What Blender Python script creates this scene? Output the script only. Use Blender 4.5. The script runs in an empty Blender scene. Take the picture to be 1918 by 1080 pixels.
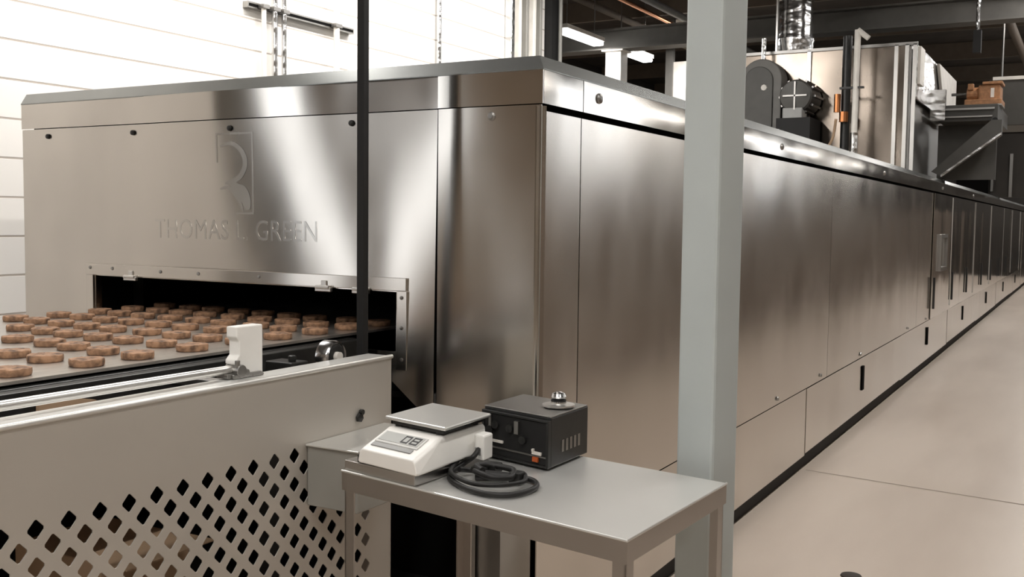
import bpy, bmesh, math, random
from mathutils import Vector, Matrix
from math import pi, sin, cos, radians as R
random.seed(7)
sc = bpy.context.scene
COL = sc.collection

# ------------------------------------------------------------------ materials
MATS = {}
def nodes(name):
    m = bpy.data.materials.new(name); m.use_nodes = True
    nt = m.node_tree; b = nt.nodes['Principled BSDF']
    MATS[name] = m
    return m, nt, b
def lin(r, g, b):
    f = lambda c: (c/255/12.92 if c/255 <= .04045 else ((c/255+.055)/1.055)**2.4)
    return (f(r), f(g), f(b), 1)
def noise_color(nt, b, c0, c1, scale=8, detail=4, stretch=(1, 1, 1), lo=.35, hi=.65, bump=0, dist=.002):
    tc = nt.nodes.new('ShaderNodeTexCoord'); mp = nt.nodes.new('ShaderNodeMapping')
    mp.inputs['Scale'].default_value = stretch
    n = nt.nodes.new('ShaderNodeTexNoise'); n.inputs['Scale'].default_value = scale; n.inputs['Detail'].default_value = detail
    r = nt.nodes.new('ShaderNodeValToRGB')
    r.color_ramp.elements[0].position = lo; r.color_ramp.elements[1].position = hi
    r.color_ramp.elements[0].color = c0; r.color_ramp.elements[1].color = c1
    L = nt.links.new
    L(tc.outputs['Object'], mp.inputs['Vector']); L(mp.outputs['Vector'], n.inputs['Vector'])
    L(n.outputs['Fac'], r.inputs['Fac']); L(r.outputs['Color'], b.inputs['Base Color'])
    if bump:
        bp = nt.nodes.new('ShaderNodeBump'); bp.inputs['Strength'].default_value = bump; bp.inputs['Distance'].default_value = dist
        L(n.outputs['Fac'], bp.inputs['Height']); L(bp.outputs['Normal'], b.inputs['Normal'])
    return tc, mp, n, r
def plain(name, rgb, rough=.5, metal=0, var=.12, scale=9, bump=0, dist=.002, spec=None):
    m, nt, b = nodes(name)
    c = lin(*rgb); d = tuple(x*(1-var) for x in c[:3])+(1,)
    noise_color(nt, b, d, c, scale, bump=bump, dist=dist)
    b.inputs['Roughness'].default_value = rough; b.inputs['Metallic'].default_value = metal
    if spec is not None: b.inputs['Specular IOR Level'].default_value = spec
    return m
def steel(name, tint=(.675, .638, .592), rough=.20, aniso=.8, wave=.010, wscale=(1.3, 1.3, .5), smudge=.03, tangent=(0, 0, 1)):
    """brushed stainless sheet: a grain that smears reflections upright, faint oil-canning and finger smudges"""
    m, nt, b = nodes(name); L = nt.links.new
    b.inputs['Metallic'].default_value = 1
    tc = nt.nodes.new('ShaderNodeTexCoord')
    mp = nt.nodes.new('ShaderNodeMapping'); mp.inputs['Scale'].default_value = (2.2, 2.2, 1.3)
    n = nt.nodes.new('ShaderNodeTexNoise'); n.inputs['Scale'].default_value = 1.7; n.inputs['Detail'].default_value = 2
    L(tc.outputs['Object'], mp.inputs['Vector']); L(mp.outputs['Vector'], n.inputs['Vector'])
    rr = nt.nodes.new('ShaderNodeMapRange'); rr.inputs['From Min'].default_value = .3; rr.inputs['From Max'].default_value = .7
    rr.inputs['To Min'].default_value = max(.03, rough-smudge); rr.inputs['To Max'].default_value = rough+smudge
    L(n.outputs['Fac'], rr.inputs['Value']); L(rr.outputs['Result'], b.inputs['Roughness'])
    cr = nt.nodes.new('ShaderNodeValToRGB')
    cr.color_ramp.elements[0].color = tuple(t*.90 for t in tint)+(1,); cr.color_ramp.elements[1].color = tuple(tint)+(1,)
    cr.color_ramp.elements[0].position = .3; cr.color_ramp.elements[1].position = .7
    L(n.outputs['Fac'], cr.inputs['Fac']); L(cr.outputs['Color'], b.inputs['Base Color'])
    b.inputs['Anisotropic'].default_value = aniso
    if tangent:
        v = nt.nodes.new('ShaderNodeCombineXYZ')
        for i in range(3): v.inputs[i].default_value = tangent[i]
        L(v.outputs[0], b.inputs['Tangent'])
    mp2 = nt.nodes.new('ShaderNodeMapping'); mp2.inputs['Scale'].default_value = wscale
    n2 = nt.nodes.new('ShaderNodeTexNoise'); n2.inputs['Scale'].default_value = 1.0; n2.inputs['Detail'].default_value = 1
    L(tc.outputs['Object'], mp2.inputs['Vector']); L(mp2.outputs['Vector'], n2.inputs['Vector'])
    bp = nt.nodes.new('ShaderNodeBump'); bp.inputs['Strength'].default_value = 1; bp.inputs['Distance'].default_value = wave
    L(n2.outputs['Fac'], bp.inputs['Height']); L(bp.outputs['Normal'], b.inputs['Normal'])
    return m
def emit(name, rgb, s):
    m, nt, b = nodes(name)
    b.inputs['Emission Color'].default_value = rgb+(1,); b.inputs['Emission Strength'].default_value = s
    b.inputs['Base Color'].default_value = (.8, .8, .8, 1)
    m.cycles.emission_sampling = 'NONE'
    return m

STEEL = steel('brushed_stainless')
STEELCAP = steel('polished_stainless', rough=.13, smudge=.03, wave=.006)
STEELDOOR = steel('door_stainless', tint=(.76, .735, .70), rough=.10, smudge=.03, wave=.012, aniso=.3)
GUARD = plain('satin_sheet_steel', (192, 186, 177), .45, metal=.4, var=.05, scale=3)
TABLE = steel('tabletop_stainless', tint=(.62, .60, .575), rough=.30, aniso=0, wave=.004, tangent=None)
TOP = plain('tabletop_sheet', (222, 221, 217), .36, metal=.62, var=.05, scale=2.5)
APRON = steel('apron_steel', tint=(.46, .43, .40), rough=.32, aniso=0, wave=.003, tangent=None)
LIP = plain('lip_sheet', (142, 144, 142), .26, metal=.75, var=.05)
HOUS = steel('brown_stainless', tint=(.30, .255, .215), rough=.26, aniso=.6, wave=.012)  # dark brown tint across the whole sheet
TUBE = steel('polished_tube', tint=(.76, .745, .72), rough=.34, aniso=0, wave=0, tangent=None)
DULL = steel('dull_steel', tint=(.36, .35, .335), rough=.38, aniso=0, wave=.003, tangent=None)
GALV = steel('galvanized_steel', tint=(.70, .70, .70), rough=.2, aniso=0, wave=.01, wscale=(6, 6, 14), tangent=None)
PLATF = plain('dark_grey_paint', (74, 72, 68), .5)
BLACK = plain('matt_black', (18, 17, 17), .7)
VOID = plain('shade_black', (14, 13, 12), .95, spec=.1)  # near-black colour standing in for the darkness inside openings and gaps
BLACKP = plain('black_enamel', (34, 34, 33), .38, var=.3, scale=30)
RUBBER = plain('black_rubber', (24, 23, 22), .55)
WHITEP = plain('white_plastic', (248, 246, 241), .4, var=.05)
GREYP = plain('grey_plastic', (150, 150, 148), .4)
SCALEG = plain('pale_grey_plastic', (205, 204, 200), .42, var=.05)
LCD = plain('lcd_glass', (192, 193, 190), .2, var=.05)
INK = plain('dark_segment_ink', (24, 24, 24), .5)
ORANGE = plain('orange_lamp_plastic', (190, 90, 40), .35)
POSTP = plain('grey_green_column_paint', (186, 193, 192), .42, var=.06, scale=5)
WHITEC = plain('white_column_paint', (235, 230, 222), .5)
BEAMP = plain('grey_beam_paint', (112, 110, 106), .55)
BOXG = plain('grey_box_enamel', (142, 140, 134), .42, var=.06)
BRASS = plain('copper_metal', (196, 132, 88), .3, metal=1)
GEAR = plain('orange_brown_motor_paint', (176, 126, 86), .5, var=.35, scale=25)
CARD = plain('kraft_cardboard', (176, 148, 120), .8)
CEIL = plain('dark_deck', (72, 66, 60), .9, var=.3, scale=3)
JOIST = plain('joist_steel', (104, 93, 82), .7)
DARKW = plain('dark_brown_wall', (114, 102, 91), .75, var=.25, scale=1.5)
BACKW = plain('beige_back_wall', (150, 140, 126), .75)
FARW = plain('far_dark_wall', (58, 54, 50), .85, var=.3, scale=1)
WHITEW = plain('white_sheet', (238, 232, 224), .6)
DRAIN = plain('dark_rust', (58, 50, 44), .7)

# belt: satin steel band
BELT, nt, b = nodes('steel_belt')
noise_color(nt, b, lin(178, 173, 166), lin(200, 195, 188), 14, stretch=(1, 12, 1))
b.inputs['Metallic'].default_value = .8; b.inputs['Roughness'].default_value = .30

# cookies
COOKIE, nt, b = nodes('baked_cookie')
noise_color(nt, b, lin(82, 60, 46), lin(178, 138, 107), 42, 6, lo=.30, hi=.62, bump=.9, dist=.004)
b.inputs['Roughness'].default_value = .75

# floor: sealed beige concrete with soft shadow streaks along the aisle painted into its colour
FLOOR, nt, b = nodes('sealed_concrete')
L = nt.links.new
tc, mp, n, r = noise_color(nt, b, lin(196, 181, 167), lin(216, 202, 188), .9, 5, stretch=(.35, 1.5, 1), lo=.3, hi=.62)
b.inputs['Roughness'].default_value = .38; b.inputs['Specular IOR Level'].default_value = .35
n3 = nt.nodes.new('ShaderNodeTexNoise'); n3.inputs['Scale'].default_value = 60; L(tc.outputs['Object'], n3.inputs['Vector'])
bp = nt.nodes.new('ShaderNodeBump'); bp.inputs['Strength'].default_value = .15; bp.inputs['Distance'].default_value = .002
L(n3.outputs['Fac'], bp.inputs['Height']); L(bp.outputs['Normal'], b.inputs['Normal'])

# painted block wall: only the bed joints read
BLOCK, nt, b = nodes('white_painted_block')
L = nt.links.new
geo = nt.nodes.new('ShaderNodeNewGeometry'); sx = nt.nodes.new('ShaderNodeSeparateXYZ'); cx = nt.nodes.new('ShaderNodeCombineXYZ')
L(geo.outputs['Position'], sx.inputs[0]); L(sx.outputs['X'], cx.inputs['X']); L(sx.outputs['Z'], cx.inputs['Y'])
br = nt.nodes.new('ShaderNodeTexBrick'); L(cx.outputs[0], br.inputs['Vector'])
br.inputs['Scale'].default_value = 1; br.inputs['Brick Width'].default_value = 40; br.inputs['Row Height'].default_value = .198
br.inputs['Mortar Size'].default_value = .006; br.inputs['Mortar Smooth'].default_value = .3
br.inputs['Color1'].default_value = lin(240, 236, 230); br.inputs['Color2'].default_value = lin(243, 239, 234); br.inputs['Mortar'].default_value = lin(184, 174, 164)
L(br.outputs['Color'], b.inputs['Base Color']); b.inputs['Roughness'].default_value = .65
bp = nt.nodes.new('ShaderNodeBump'); bp.inputs['Strength'].default_value = .5; bp.inputs['Distance'].default_value = .006; bp.invert = True
L(br.outputs['Fac'], bp.inputs['Height']); L(bp.outputs['Normal'], b.inputs['Normal'])

LAMP = emit('fluorescent_diffuser', (1, .97, .92), 8)
LAMPW = emit('wall_wash_diffuser', (1, .975, .94), 6)
LAMPA = emit('aisle_diffuser', (1, .95, .88), 5)
DAY = emit('daylit_pane', (.91, .955, 1), 1.25)
DAYR = emit('daylit_clerestory', (.93, .965, 1), 1.6)

# ------------------------------------------------------------------ mesh building
class B:
    def __init__(s): s.bm = bmesh.new()
    def poly(s, pts): return s.bm.faces.new([s.bm.verts.new(p) for p in pts])
    def box(s, x0, x1, y0, y1, z0, z1, f=None):
        P = [(x, y, z) for x in (x0, x1) for y in (y0, y1) for z in (z0, z1)]
        if f: P = [f(*p) for p in P]
        v = [s.bm.verts.new(p) for p in P]
        for q in ((0, 1, 3, 2), (4, 6, 7, 5), (0, 4, 5, 1), (2, 3, 7, 6), (0, 2, 6, 4), (1, 5, 7, 3)): s.bm.faces.new([v[i] for i in q])
        return s
    def prism(s, pts, d):
        """closed polygon pts extruded by vector d"""
        d = Vector(d); a = [s.bm.verts.new(Vector(p)) for p in pts]; c = [s.bm.verts.new(Vector(p)+d) for p in pts]
        n = len(pts); s.bm.faces.new(a[::-1]); s.bm.faces.new(c)
        for i in range(n): s.bm.faces.new([a[i], a[(i+1) % n], c[(i+1) % n], c[i]])
        return s
    def cyl(s, p0, p1, r, n=20, r1=None):
        p0, p1 = Vector(p0), Vector(p1); w = (p1-p0).normalized(); r1 = r if r1 is None else r1
        u = w.orthogonal().normalized(); v = w.cross(u)
        A = [s.bm.verts.new(p0+r*(cos(t)*u+sin(t)*v)) for t in [2*pi*i/n for i in range(n)]]
        C = [s.bm.verts.new(p1+r1*(cos(t)*u+sin(t)*v)) for t in [2*pi*i/n for i in range(n)]]
        s.bm.faces.new(A[::-1]); s.bm.faces.new(C)
        for i in range(n): s.bm.faces.new([A[i], A[(i+1) % n], C[(i+1) % n], C[i]])
        return s
    def lathe(s, c, axis, prof, n=28):
        """prof: (r, h) pairs along axis from c"""
        c = Vector(c); w = Vector(axis).normalized(); u = w.orthogonal().normalized(); v = w.cross(u); rings = []
        for r, h in prof:
            if r < 1e-6: rings.append([s.bm.verts.new(c+h*w)])
            else: rings.append([s.bm.verts.new(c+h*w+r*(cos(2*pi*i/n)*u+sin(2*pi*i/n)*v)) for i in range(n)])
        for a, d in zip(rings, rings[1:]):
            for i in range(n):
                j = (i+1) % n
                if len(a) == 1 and len(d) > 1: s.bm.faces.new([a[0], d[j], d[i]])
                elif len(d) == 1 and len(a) > 1: s.bm.faces.new([a[i], a[j], d[0]])
                elif len(a) > 1: s.bm.faces.new([a[i], a[j], d[j], d[i]])
        return s
    def tube(s, pts, r, n=10, closed=False):
        P = [Vector(p) for p in pts]; rings = []; prev = None
        for i, p in enumerate(P):
            t = (P[min(i+1, len(P)-1)]-P[max(i-1, 0)]).normalized()
            u = (t.orthogonal() if prev is None else prev-prev.dot(t)*t).normalized(); prev = u; v = t.cross(u)
            rings.append([s.bm.verts.new(p+r*(cos(2*pi*k/n)*u+sin(2*pi*k/n)*v)) for k in range(n)])
        for a, d in zip(rings, rings[1:]):
            for k in range(n): s.bm.faces.new([a[k], a[(k+1) % n], d[(k+1) % n], d[k]])
        s.bm.faces.new(rings[0][::-1]); s.bm.faces.new(rings[-1])
        return s
def smooth_path(pts, k=8):
    P = [Vector(p) for p in pts]; out = []
    for i in range(len(P)-1):
        a, b_, c, d = P[max(i-1, 0)], P[i], P[i+1], P[min(i+2, len(P)-1)]
        for j in range(k):
            t = j/k
            out.append(.5*((2*b_)+(c-a)*t+(2*a-5*b_+4*c-d)*t*t+(3*b_-a-3*c+d)*t**3))
    return out+[P[-1]]
def wpos(o):
    v = Vector((0, 0, 0))
    while o: v += o.location; o = o.parent
    return v
def obj(name, bb, mat, parent=None, bevel=0, smooth=False, label=None, solid=0):
    bm = bb.bm if isinstance(bb, B) else bb
    if solid:
        g = bmesh.ops.extrude_face_region(bm, geom=bm.faces[:], use_keep_orig=True)['geom']
        bmesh.ops.translate(bm, verts=[e for e in g if isinstance(e, bmesh.types.BMVert)], vec=solid)
    bmesh.ops.recalc_face_normals(bm, faces=bm.faces)
    off = wpos(parent) if parent else Vector((0, 0, 0))
    if off.length: bmesh.ops.translate(bm, verts=bm.verts, vec=-off)
    me = bpy.data.meshes.new(name); bm.to_mesh(me); bm.free()
    me.materials.append(mat)
    o = bpy.data.objects.new(name, me); COL.objects.link(o)
    if parent: o.parent = parent
    if smooth:
        for p in me.polygons: p.use_smooth = True
        me.set_sharp_from_angle(angle=R(38))
    if bevel:
        md = o.modifiers.new('edge', 'BEVEL'); md.width = bevel; md.segments = 2; md.limit_method = 'ANGLE'
    if label: o['label'] = label
    return o
def tag(o, label, cat, group=None, kind=None):
    o['label'] = label; o['category'] = cat
    if group: o['group'] = group
    if kind: o['kind'] = kind
    return o
def thing(name, label, cat, loc=(0, 0, 0), group=None, kind=None):
    o = bpy.data.objects.new(name, None); o.empty_display_size = .1; COL.objects.link(o); o.location = loc
    return tag(o, label, cat, group, kind)
def struct(name, bb, mat, **k):
    o = obj(name, bb, mat, **k); o['kind'] = 'structure'; return o
def dup(root, loc, label=None):
    r = root.copy(); COL.objects.link(r); r.location = loc
    if label: r['label'] = label
    for ch in list(root.children):
        c = ch.copy(); COL.objects.link(c); c.parent = r
        for g in ch.children:
            d = g.copy(); COL.objects.link(d); d.parent = c
    return r
ORD = 'first second third fourth fifth sixth seventh eighth ninth tenth eleventh twelfth'.split()

# ------------------------------------------------------------------ room
XE = 34
struct('floor', B().box(-7, XE, -6, 9.5, -.1, 0), FLOOR)
struct('ceiling', B().box(-7, XE, -6, 9.5, 4.75, 4.9), CEIL)
struct('wall_left', B().box(-7, 9.12, 4.8, 5.0, 0, 4.75), BLOCK)
struct('wall_left_rear', B().box(9.12, XE, 9.3, 9.5, 0, 4.75), FARW)
struct('wall_right', B().box(-7, XE, -6.2, -6, 0, 4.75), BACKW)
struct('wall_far', B().box(XE, XE+.2, -6.2, 9.5, 0, 4.75), FARW)
struct('wall_back', B().box(-7.2, -7, -6.2, 9.5, 0, 4.75), BACKW)
struct('wall_aisle', B().box(1.6, XE, -1.05, -.9, 0, 1.9), DARKW)
# floor joint
j = B()
P = [(6.30, 1.47), (6.22, .9), (6.14, .267), (6.05, -.5), (6.0, -.9)]
for a, c in zip(P, P[1:]): j.poly([(a[0]-.006, a[1], .0012), (c[0]-.006, c[1], .0012), (c[0]+.006, c[1], .0012), (a[0]+.006, a[1], .0012)])
struct('trim_1', j, plain('joint_filler', (166, 150, 136), .7))

# ------------------------------------------------------------------ tunnel oven
X0, Y0, YL = 2.787, 1.471, 3.93
oven = thing('tunnel_oven', 'long stainless steel tunnel oven with open mouth, running back beside the aisle', 'oven', (X0, Y0, 0))
def sheet(ys, zs, f, skip=None):
    """grid of a sheet standing in the y-z plane (f gives x), skipping cells"""
    bm = bmesh.new(); V = {}
    for i, y in enumerate(ys):
        for k, z in enumerate(zs):
            V[i, k] = bm.verts.new(f(y, z))
    for i in range(len(ys)-1):
        for k in range(len(zs)-1):
            if skip and skip((ys[i]+ys[i+1])/2, (zs[k]+zs[k+1])/2): continue
            bm.faces.new([V[i, k], V[i+1, k], V[i+1, k+1], V[i, k+1]])
    for v in [v for v in bm.verts if not v.link_faces]: bm.verts.remove(v)
    return bm
def rng(a, b_, n): return [a+(b_-a)*i/n for i in range(n+1)]
def bow(y, z):
    g = math.exp(-((y-2.45)/.58)**4)
    return -.092*(y-2.45)*(z-1.53)*g
def fp(y, z):
    zz = z
    if z < .95: zz = .985 if y > 2.04 else max(.84, .985-(2.04-y)*.8)
    return (X0+bow(y, z), y, zz)
ys = rng(1.852, 2.0, 6)+rng(2.0, 3.487, 44)[1:]+rng(3.487, YL, 10)[1:]
zs = [.90, 1.0, 1.06]+rng(1.06, 1.258, 6)[1:]+rng(1.258, 1.850, 24)[1:]
fpan = obj('front_panel', sheet(ys, zs, fp, lambda y, z: 2.0 < y < 3.487 and 1.06 < z < 1.258), STEEL, oven, smooth=True, solid=(.004, 0, 0))
obj('front_corner_panel', sheet(rng(Y0+.002, 1.846, 10), rng(.66, 1.850, 16), lambda y, z: (X0+.006*sin((z-.66)*3.2)*sin((y-Y0)*8.4), y, z)), STEEL, oven, smooth=True, solid=(.004, 0, 0))
# cap above the front and its slanted lip
obj('cap_panel', sheet(rng(1.850, YL, 40), [1.853, 1.90, 1.955], lambda y, z: (X0-.004+bow(y, z), y, z)), STEELCAP, oven, smooth=True, solid=(.004, 0, 0))
obj('cap_panel', sheet(rng(Y0-.004, 1.846, 8), [1.853, 1.90, 1.955], lambda y, z: (X0-.004, y, z)), STEELCAP, oven, smooth=True, solid=(.004, 0, 0))
lip = B()
a0, a1 = (X0-.006, Y0-.006, 1.957), (X0+.022, Y0+.022, 2.0)
lip.poly([a0, (X0-.006, YL, 1.957), (X0+.022, YL, 2.0), a1])
lip.poly([a0, (XE-.1, Y0-.006, 1.957), (XE-.1, Y0+.022, 2.0), a1])
lip.poly([a1, (XE-.1, Y0+.022, 2.0), (XE-.1, YL, 2.0), (X0+.022, YL, 2.0)])
obj('top_lip', lip, LIP, oven, solid=(0, 0, -.003))
# mouth: folded frame, hood lining, dark tunnel
fr = B()
fr.box(X0-.016, X0-.002, 1.958, 3.53, 1.262, 1.305)
fr.box(X0-.016, X0-.002, 1.955, 1.996, 1.0, 1.262)
fr.box(X0-.012, X0-.002, 3.49, 3.53, 1.0, 1.262)
fr.box(X0-.002, X0+.03, 1.992, 1.998, 1.0, 1.26).box(X0-.002, X0+.03, 3.488, 3.494, 1.0, 1.26).box(X0-.002, X0+.03, 1.998, 3.488, 1.258, 1.264)
frame = obj('opening_frame', fr, STEEL, oven, bevel=.0015)
for y in (3.262, 2.300, 2.14):
    k = B().box(X0-.026, X0-.012, y-.034, y+.034, 1.247, 1.262).cyl((X0-.026, y-.03, 1.262), (X0-.026, y+.03, 1.262), .007, 10).box(X0-.021, X0-.015, y-.012, y+.012, 1.262, 1.285)
    obj('latch', k, TUBE, frame, bevel=.002)
for y, z in ((3.50, 1.29), (3.37, 1.29), (3.1, 1.286), (2.9, 1.286), (2.6, 1.286), (1.975, 1.24), (1.975, 1.14), (1.975, 1.035)):
    obj('screw', B().lathe((X0-.016, y, z), (-1, 0, 0), [(.007, 0), (.006, .003), (0, .004)], 10), DULL, frame)
t = B()
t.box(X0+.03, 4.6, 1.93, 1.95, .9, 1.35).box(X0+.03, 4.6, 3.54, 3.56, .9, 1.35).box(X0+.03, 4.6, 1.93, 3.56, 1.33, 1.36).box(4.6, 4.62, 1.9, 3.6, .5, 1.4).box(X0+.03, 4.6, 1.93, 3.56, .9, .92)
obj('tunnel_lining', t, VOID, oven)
obj('lining_strip', B().box(3.02, 3.035, 3.50, 3.54, .95, 1.33), DULL, oven)
ct = B()
for q in range(8):
    a, c_ = pi/2*q/8, pi/2*(q+1)/8; r_ = .024; cx_, cy_ = X0-.006+r_, Y0-.006+r_
    ct.poly([(cx_-r_*cos(a), cy_-r_*sin(a), .52), (cx_-r_*cos(c_), cy_-r_*sin(c_), .52), (cx_-r_*cos(c_), cy_-r_*sin(c_), 1.846), (cx_-r_*cos(a), cy_-r_*sin(a), 1.846)])
bmesh.ops.remove_doubles(ct.bm, verts=ct.bm.verts, dist=1e-5)
obj('corner_trim', ct, STEELCAP, oven, smooth=True)
# core that closes the joints, black for the darkness behind them
c = B()
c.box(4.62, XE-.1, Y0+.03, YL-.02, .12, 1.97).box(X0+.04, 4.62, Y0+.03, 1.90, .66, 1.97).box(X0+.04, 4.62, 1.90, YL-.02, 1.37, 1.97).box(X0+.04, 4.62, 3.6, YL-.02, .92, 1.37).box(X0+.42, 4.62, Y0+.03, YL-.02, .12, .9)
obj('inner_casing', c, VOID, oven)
# side skins
def side_panel(name, xa, xb, za, zb, mat, y=Y0, tilt=0, bulge=.004):
    n = max(4, int((xb-xa)/.25)); m = max(3, int((zb-za)/.15))
    return obj(name, sheet(rng(xa+.003, xb-.003, n), rng(za, zb, m), lambda x, z: (x, y+tilt*(x-(xa+xb)/2)-bulge*sin(pi*(x-xa)/(xb-xa))*sin(pi*(z-za)/(zb-za)), z)), mat, oven, smooth=True, solid=(0, .004, 0))
side_panel('side_panel', X0, 3.062, .512, 1.832, STEEL, bulge=.003)
joints = [3.062, 6.79, 10.62, 11.55]
for i, (xa, xb) in enumerate(zip(joints, joints[1:])): side_panel('side_panel', xa, xb, .512, 1.832, STEEL, bulge=(.006, .008, .003)[i])
caps = [X0, 3.067, 6.82, 10.6, 14.4, 18.2, 22, 25.8, 29.6, 33.4]
for xa, xb in zip(caps, caps[1:]): side_panel('cap_panel', xa, xb, 1.853, 1.955, STEELCAP, Y0-.004, bulge=.002)
x = 11.55; k = 0
while x < 33:
    w = (.95, .62, .95, .62, 1.05)[k % 5]
    d = side_panel('side_door', x, x+w, .515, 1.832, STEELDOOR, Y0-.012, tilt=random.uniform(-.012, .012), bulge=.002)
    if k % 2 == 0:
        obj('door_handle', B().box(x+.05, x+.075, Y0-.038, Y0-.0165, .62, .95), BLACKP, d)
    if k % 3 == 1:
        obj('door_edge', B().box(x+w-.03, x+w, Y0-.0185, Y0-.014, .56, 1.82), TUBE, d)
    x += w+.012; k += 1
sw = B().box(12.0, 12.55, Y0-.04, Y0-.014, 1.36, 1.40).box(12.0, 12.55, Y0-.04, Y0-.014, 1.0, 1.04).box(12.0, 12.04, Y0-.04, Y0-.014, 1.04, 1.36).box(12.51, 12.55, Y0-.04, Y0-.014, 1.04, 1.36)
obj('sight_window_frame', sw, DULL, oven)
kick = [X0, 6.25, 9.75, 13.1, 16.5, 20, 23.5, 27, 30.5, 33.6]
slots = [4.6, 7.97, 11.39, 14.7, 18.1, 21.6, 25, 28.5, 32]
for i, (xa, xb) in enumerate(zip(kick, kick[1:])):
    kp = side_panel('kick_panel', xa, xb, .10+.012*(i % 2), .507, STEEL, Y0-.003*(i % 2), bulge=.002)
    sl = B(); xs = slots[i]
    if i:
        obj('vent_slot', B().box(xs-.035, xs+.035, Y0-.014, Y0-.004, .262, .444), VOID, kp, bevel=.004)
    obj('screw', B().lathe((xs-.1, Y0-.003, .54), (0, -1, 0), [(.012, 0), (.01, .006), (0, .008)], 10), DULL, kp)
for x, z, rr in ((3.188, 1.909, .018), (5.515, 1.905, .018), (8.6, 1.905, .018), (12.2, 1.905, .02), (15.5, 1.905, .02)):
    obj('cap_bolt', B().lathe((x, Y0-.005, z), (0, -1, 0), [(rr, 0), (rr*.9, .006), (rr*.4, .010), (0, .010)], 14), DULL, oven)
for x in (5.58, 6.6, 7.88, 10.1):
    obj('screw', B().lathe((x, Y0-.003, .545), (0, -1, 0), [(.012, 0), (.01, .006), (0, .008)], 10), DULL, oven)
for y in (3.763, 3.258, 2.743, 2.199):
    obj('front_bolt', B().lathe((X0-.003+bow(y, 1.819), y, 1.819), (-1, 0, 0), [(.0105, 0), (.009, .006), (.005, .008), (0, .008)], 14), BLACKP, oven)
obj('front_bolt', B().lathe((X0-.003, 1.646, 1.82), (-1, 0, 0), [(.014, 0), (.013, .004), (.008, .006), (.007, .009), (0, .009)], 14), DULL, oven)
obj('end_skirt', B().box(X0+.02, 4.6, 3.885, 3.9, .02, .985), VOID, oven)
obj('base_plinth', B().box(X0+.12, XE-.2, Y0+.04, YL-.06, 0, .14), BLACK, oven)
# structure below the hood on the front right
lo = B().box(X0, X0+.004, Y0+.022, 1.60, .10, .66)
obj('lower_front_panel', lo, GUARD, oven)
obj('lower_front_panel', B().box(X0+.05, X0+.054, 1.612, 1.72, .10, .66), DULL, oven)
obj('frame_leg', B().box(X0, X0+.04, 1.715, 1.762, 0, .66), TUBE, oven, bevel=.003)
obj('panel_edge', B().box(X0+.004, X0+.03, 1.853, 1.868, .66, .93), TUBE, oven, bevel=.003)
obj('frame_leg', B().box(X0+.05, X0+.11, 3.80, 3.86, 0, .95), DULL, oven, bevel=.003)
# maker's embossed mark and lettering on the front sheet
def text(name, body, size, mat, parent, yc, zc_, width, thick, span):
    cu = bpy.data.curves.new(name, 'FONT'); cu.body = body; cu.size = size; cu.extrude = thick/2; cu.align_x = 'CENTER'; cu.align_y = 'CENTER'
    cu.space_character = 1.05; cu.resolution_u = 3
    o = bpy.data.objects.new(name, cu); COL.objects.link(o); bpy.context.view_layer.update()
    me0 = o.evaluated_get(bpy.context.evaluated_depsgraph_get()).to_mesh()
    bm = bmesh.new(); bm.from_mesh(me0); bpy.data.objects.remove(o); bpy.data.curves.remove(cu)
    x0, x1 = min(v.co.x for v in bm.verts), max(v.co.x for v in bm.verts); k = width/(x1-x0)
    out = [f_ for f_ in bm.faces if not span[0] <= (f_.calc_center_median().x-x0)/(x1-x0) < span[1]]
    bmesh.ops.delete(bm, geom=out, context='FACES')
    for v in bm.verts:
        y, z = yc-(v.co.x-(x0+x1)/2)*k, zc_+v.co.y
        v.co = (X0+bow(y, z)-v.co.z, y, z)
    return obj(name, bm, mat, parent)
ETCH = steel('etched_steel', tint=(.645, .62, .585), rough=.25, aniso=.75, wave=0)
for span in ((-1, .47), (.47, .592), (.592, 2)): text('lettering', 'THOMAS L. GREEN', .105, ETCH, fpan, 2.745, 1.447, .80, .0016, span)
lg = B()
yl, yr, zb, zt = 2.812, 2.640, 1.512, 1.800      # outline frame of the mark, left edge open below
for a, c2 in (((yl, 1.70), (yl, zt)), ((yl, zt), (yr, zt)), ((yr, zt), (yr, zb)), ((yr, zb), (2.725, zb))):
    lg.box(X0-.0035, X0-.002, min(a[0], c2[0])-.0035, max(a[0], c2[0])+.0035, min(a[1], c2[1])-.0035, max(a[1], c2[1])+.0035)
def ribbon(pts, w):
    P = smooth_path([(0, p[0], p[1]) for p in pts], 6); n = len(P)
    for i in range(n-1):
        def off(i, s):
            t_ = (P[min(i+1, n-1)]-P[max(i-1, 0)]).normalized(); k = w*(.35+.65*sin(pi*min(1, max(0, i/(n-1)))))
            return Vector((X0-.0033, P[i].y-t_.z*s*k, P[i].z+t_.y*s*k))
        lg.poly([off(i, -1), off(i+1, -1), off(i+1, 1), off(i, 1)])
ribbon([(2.795, 1.755), (2.74, 1.765), (2.69, 1.735), (2.675, 1.69), (2.70, 1.645), (2.75, 1.625), (2.775, 1.62)], .011)
ribbon([(2.745, 1.625), (2.715, 1.60), (2.69, 1.585), (2.672, 1.555), (2.665, 1.525)], .026)
ribbon([(2.80, 1.60), (2.76, 1.605), (2.725, 1.58), (2.70, 1.545), (2.69, 1.52)], .008)
for v in lg.bm.verts: v.co.x += bow(v.co.y, v.co.z)+.0025
obj('embossed_mark', lg, ETCH, fpan)

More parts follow.
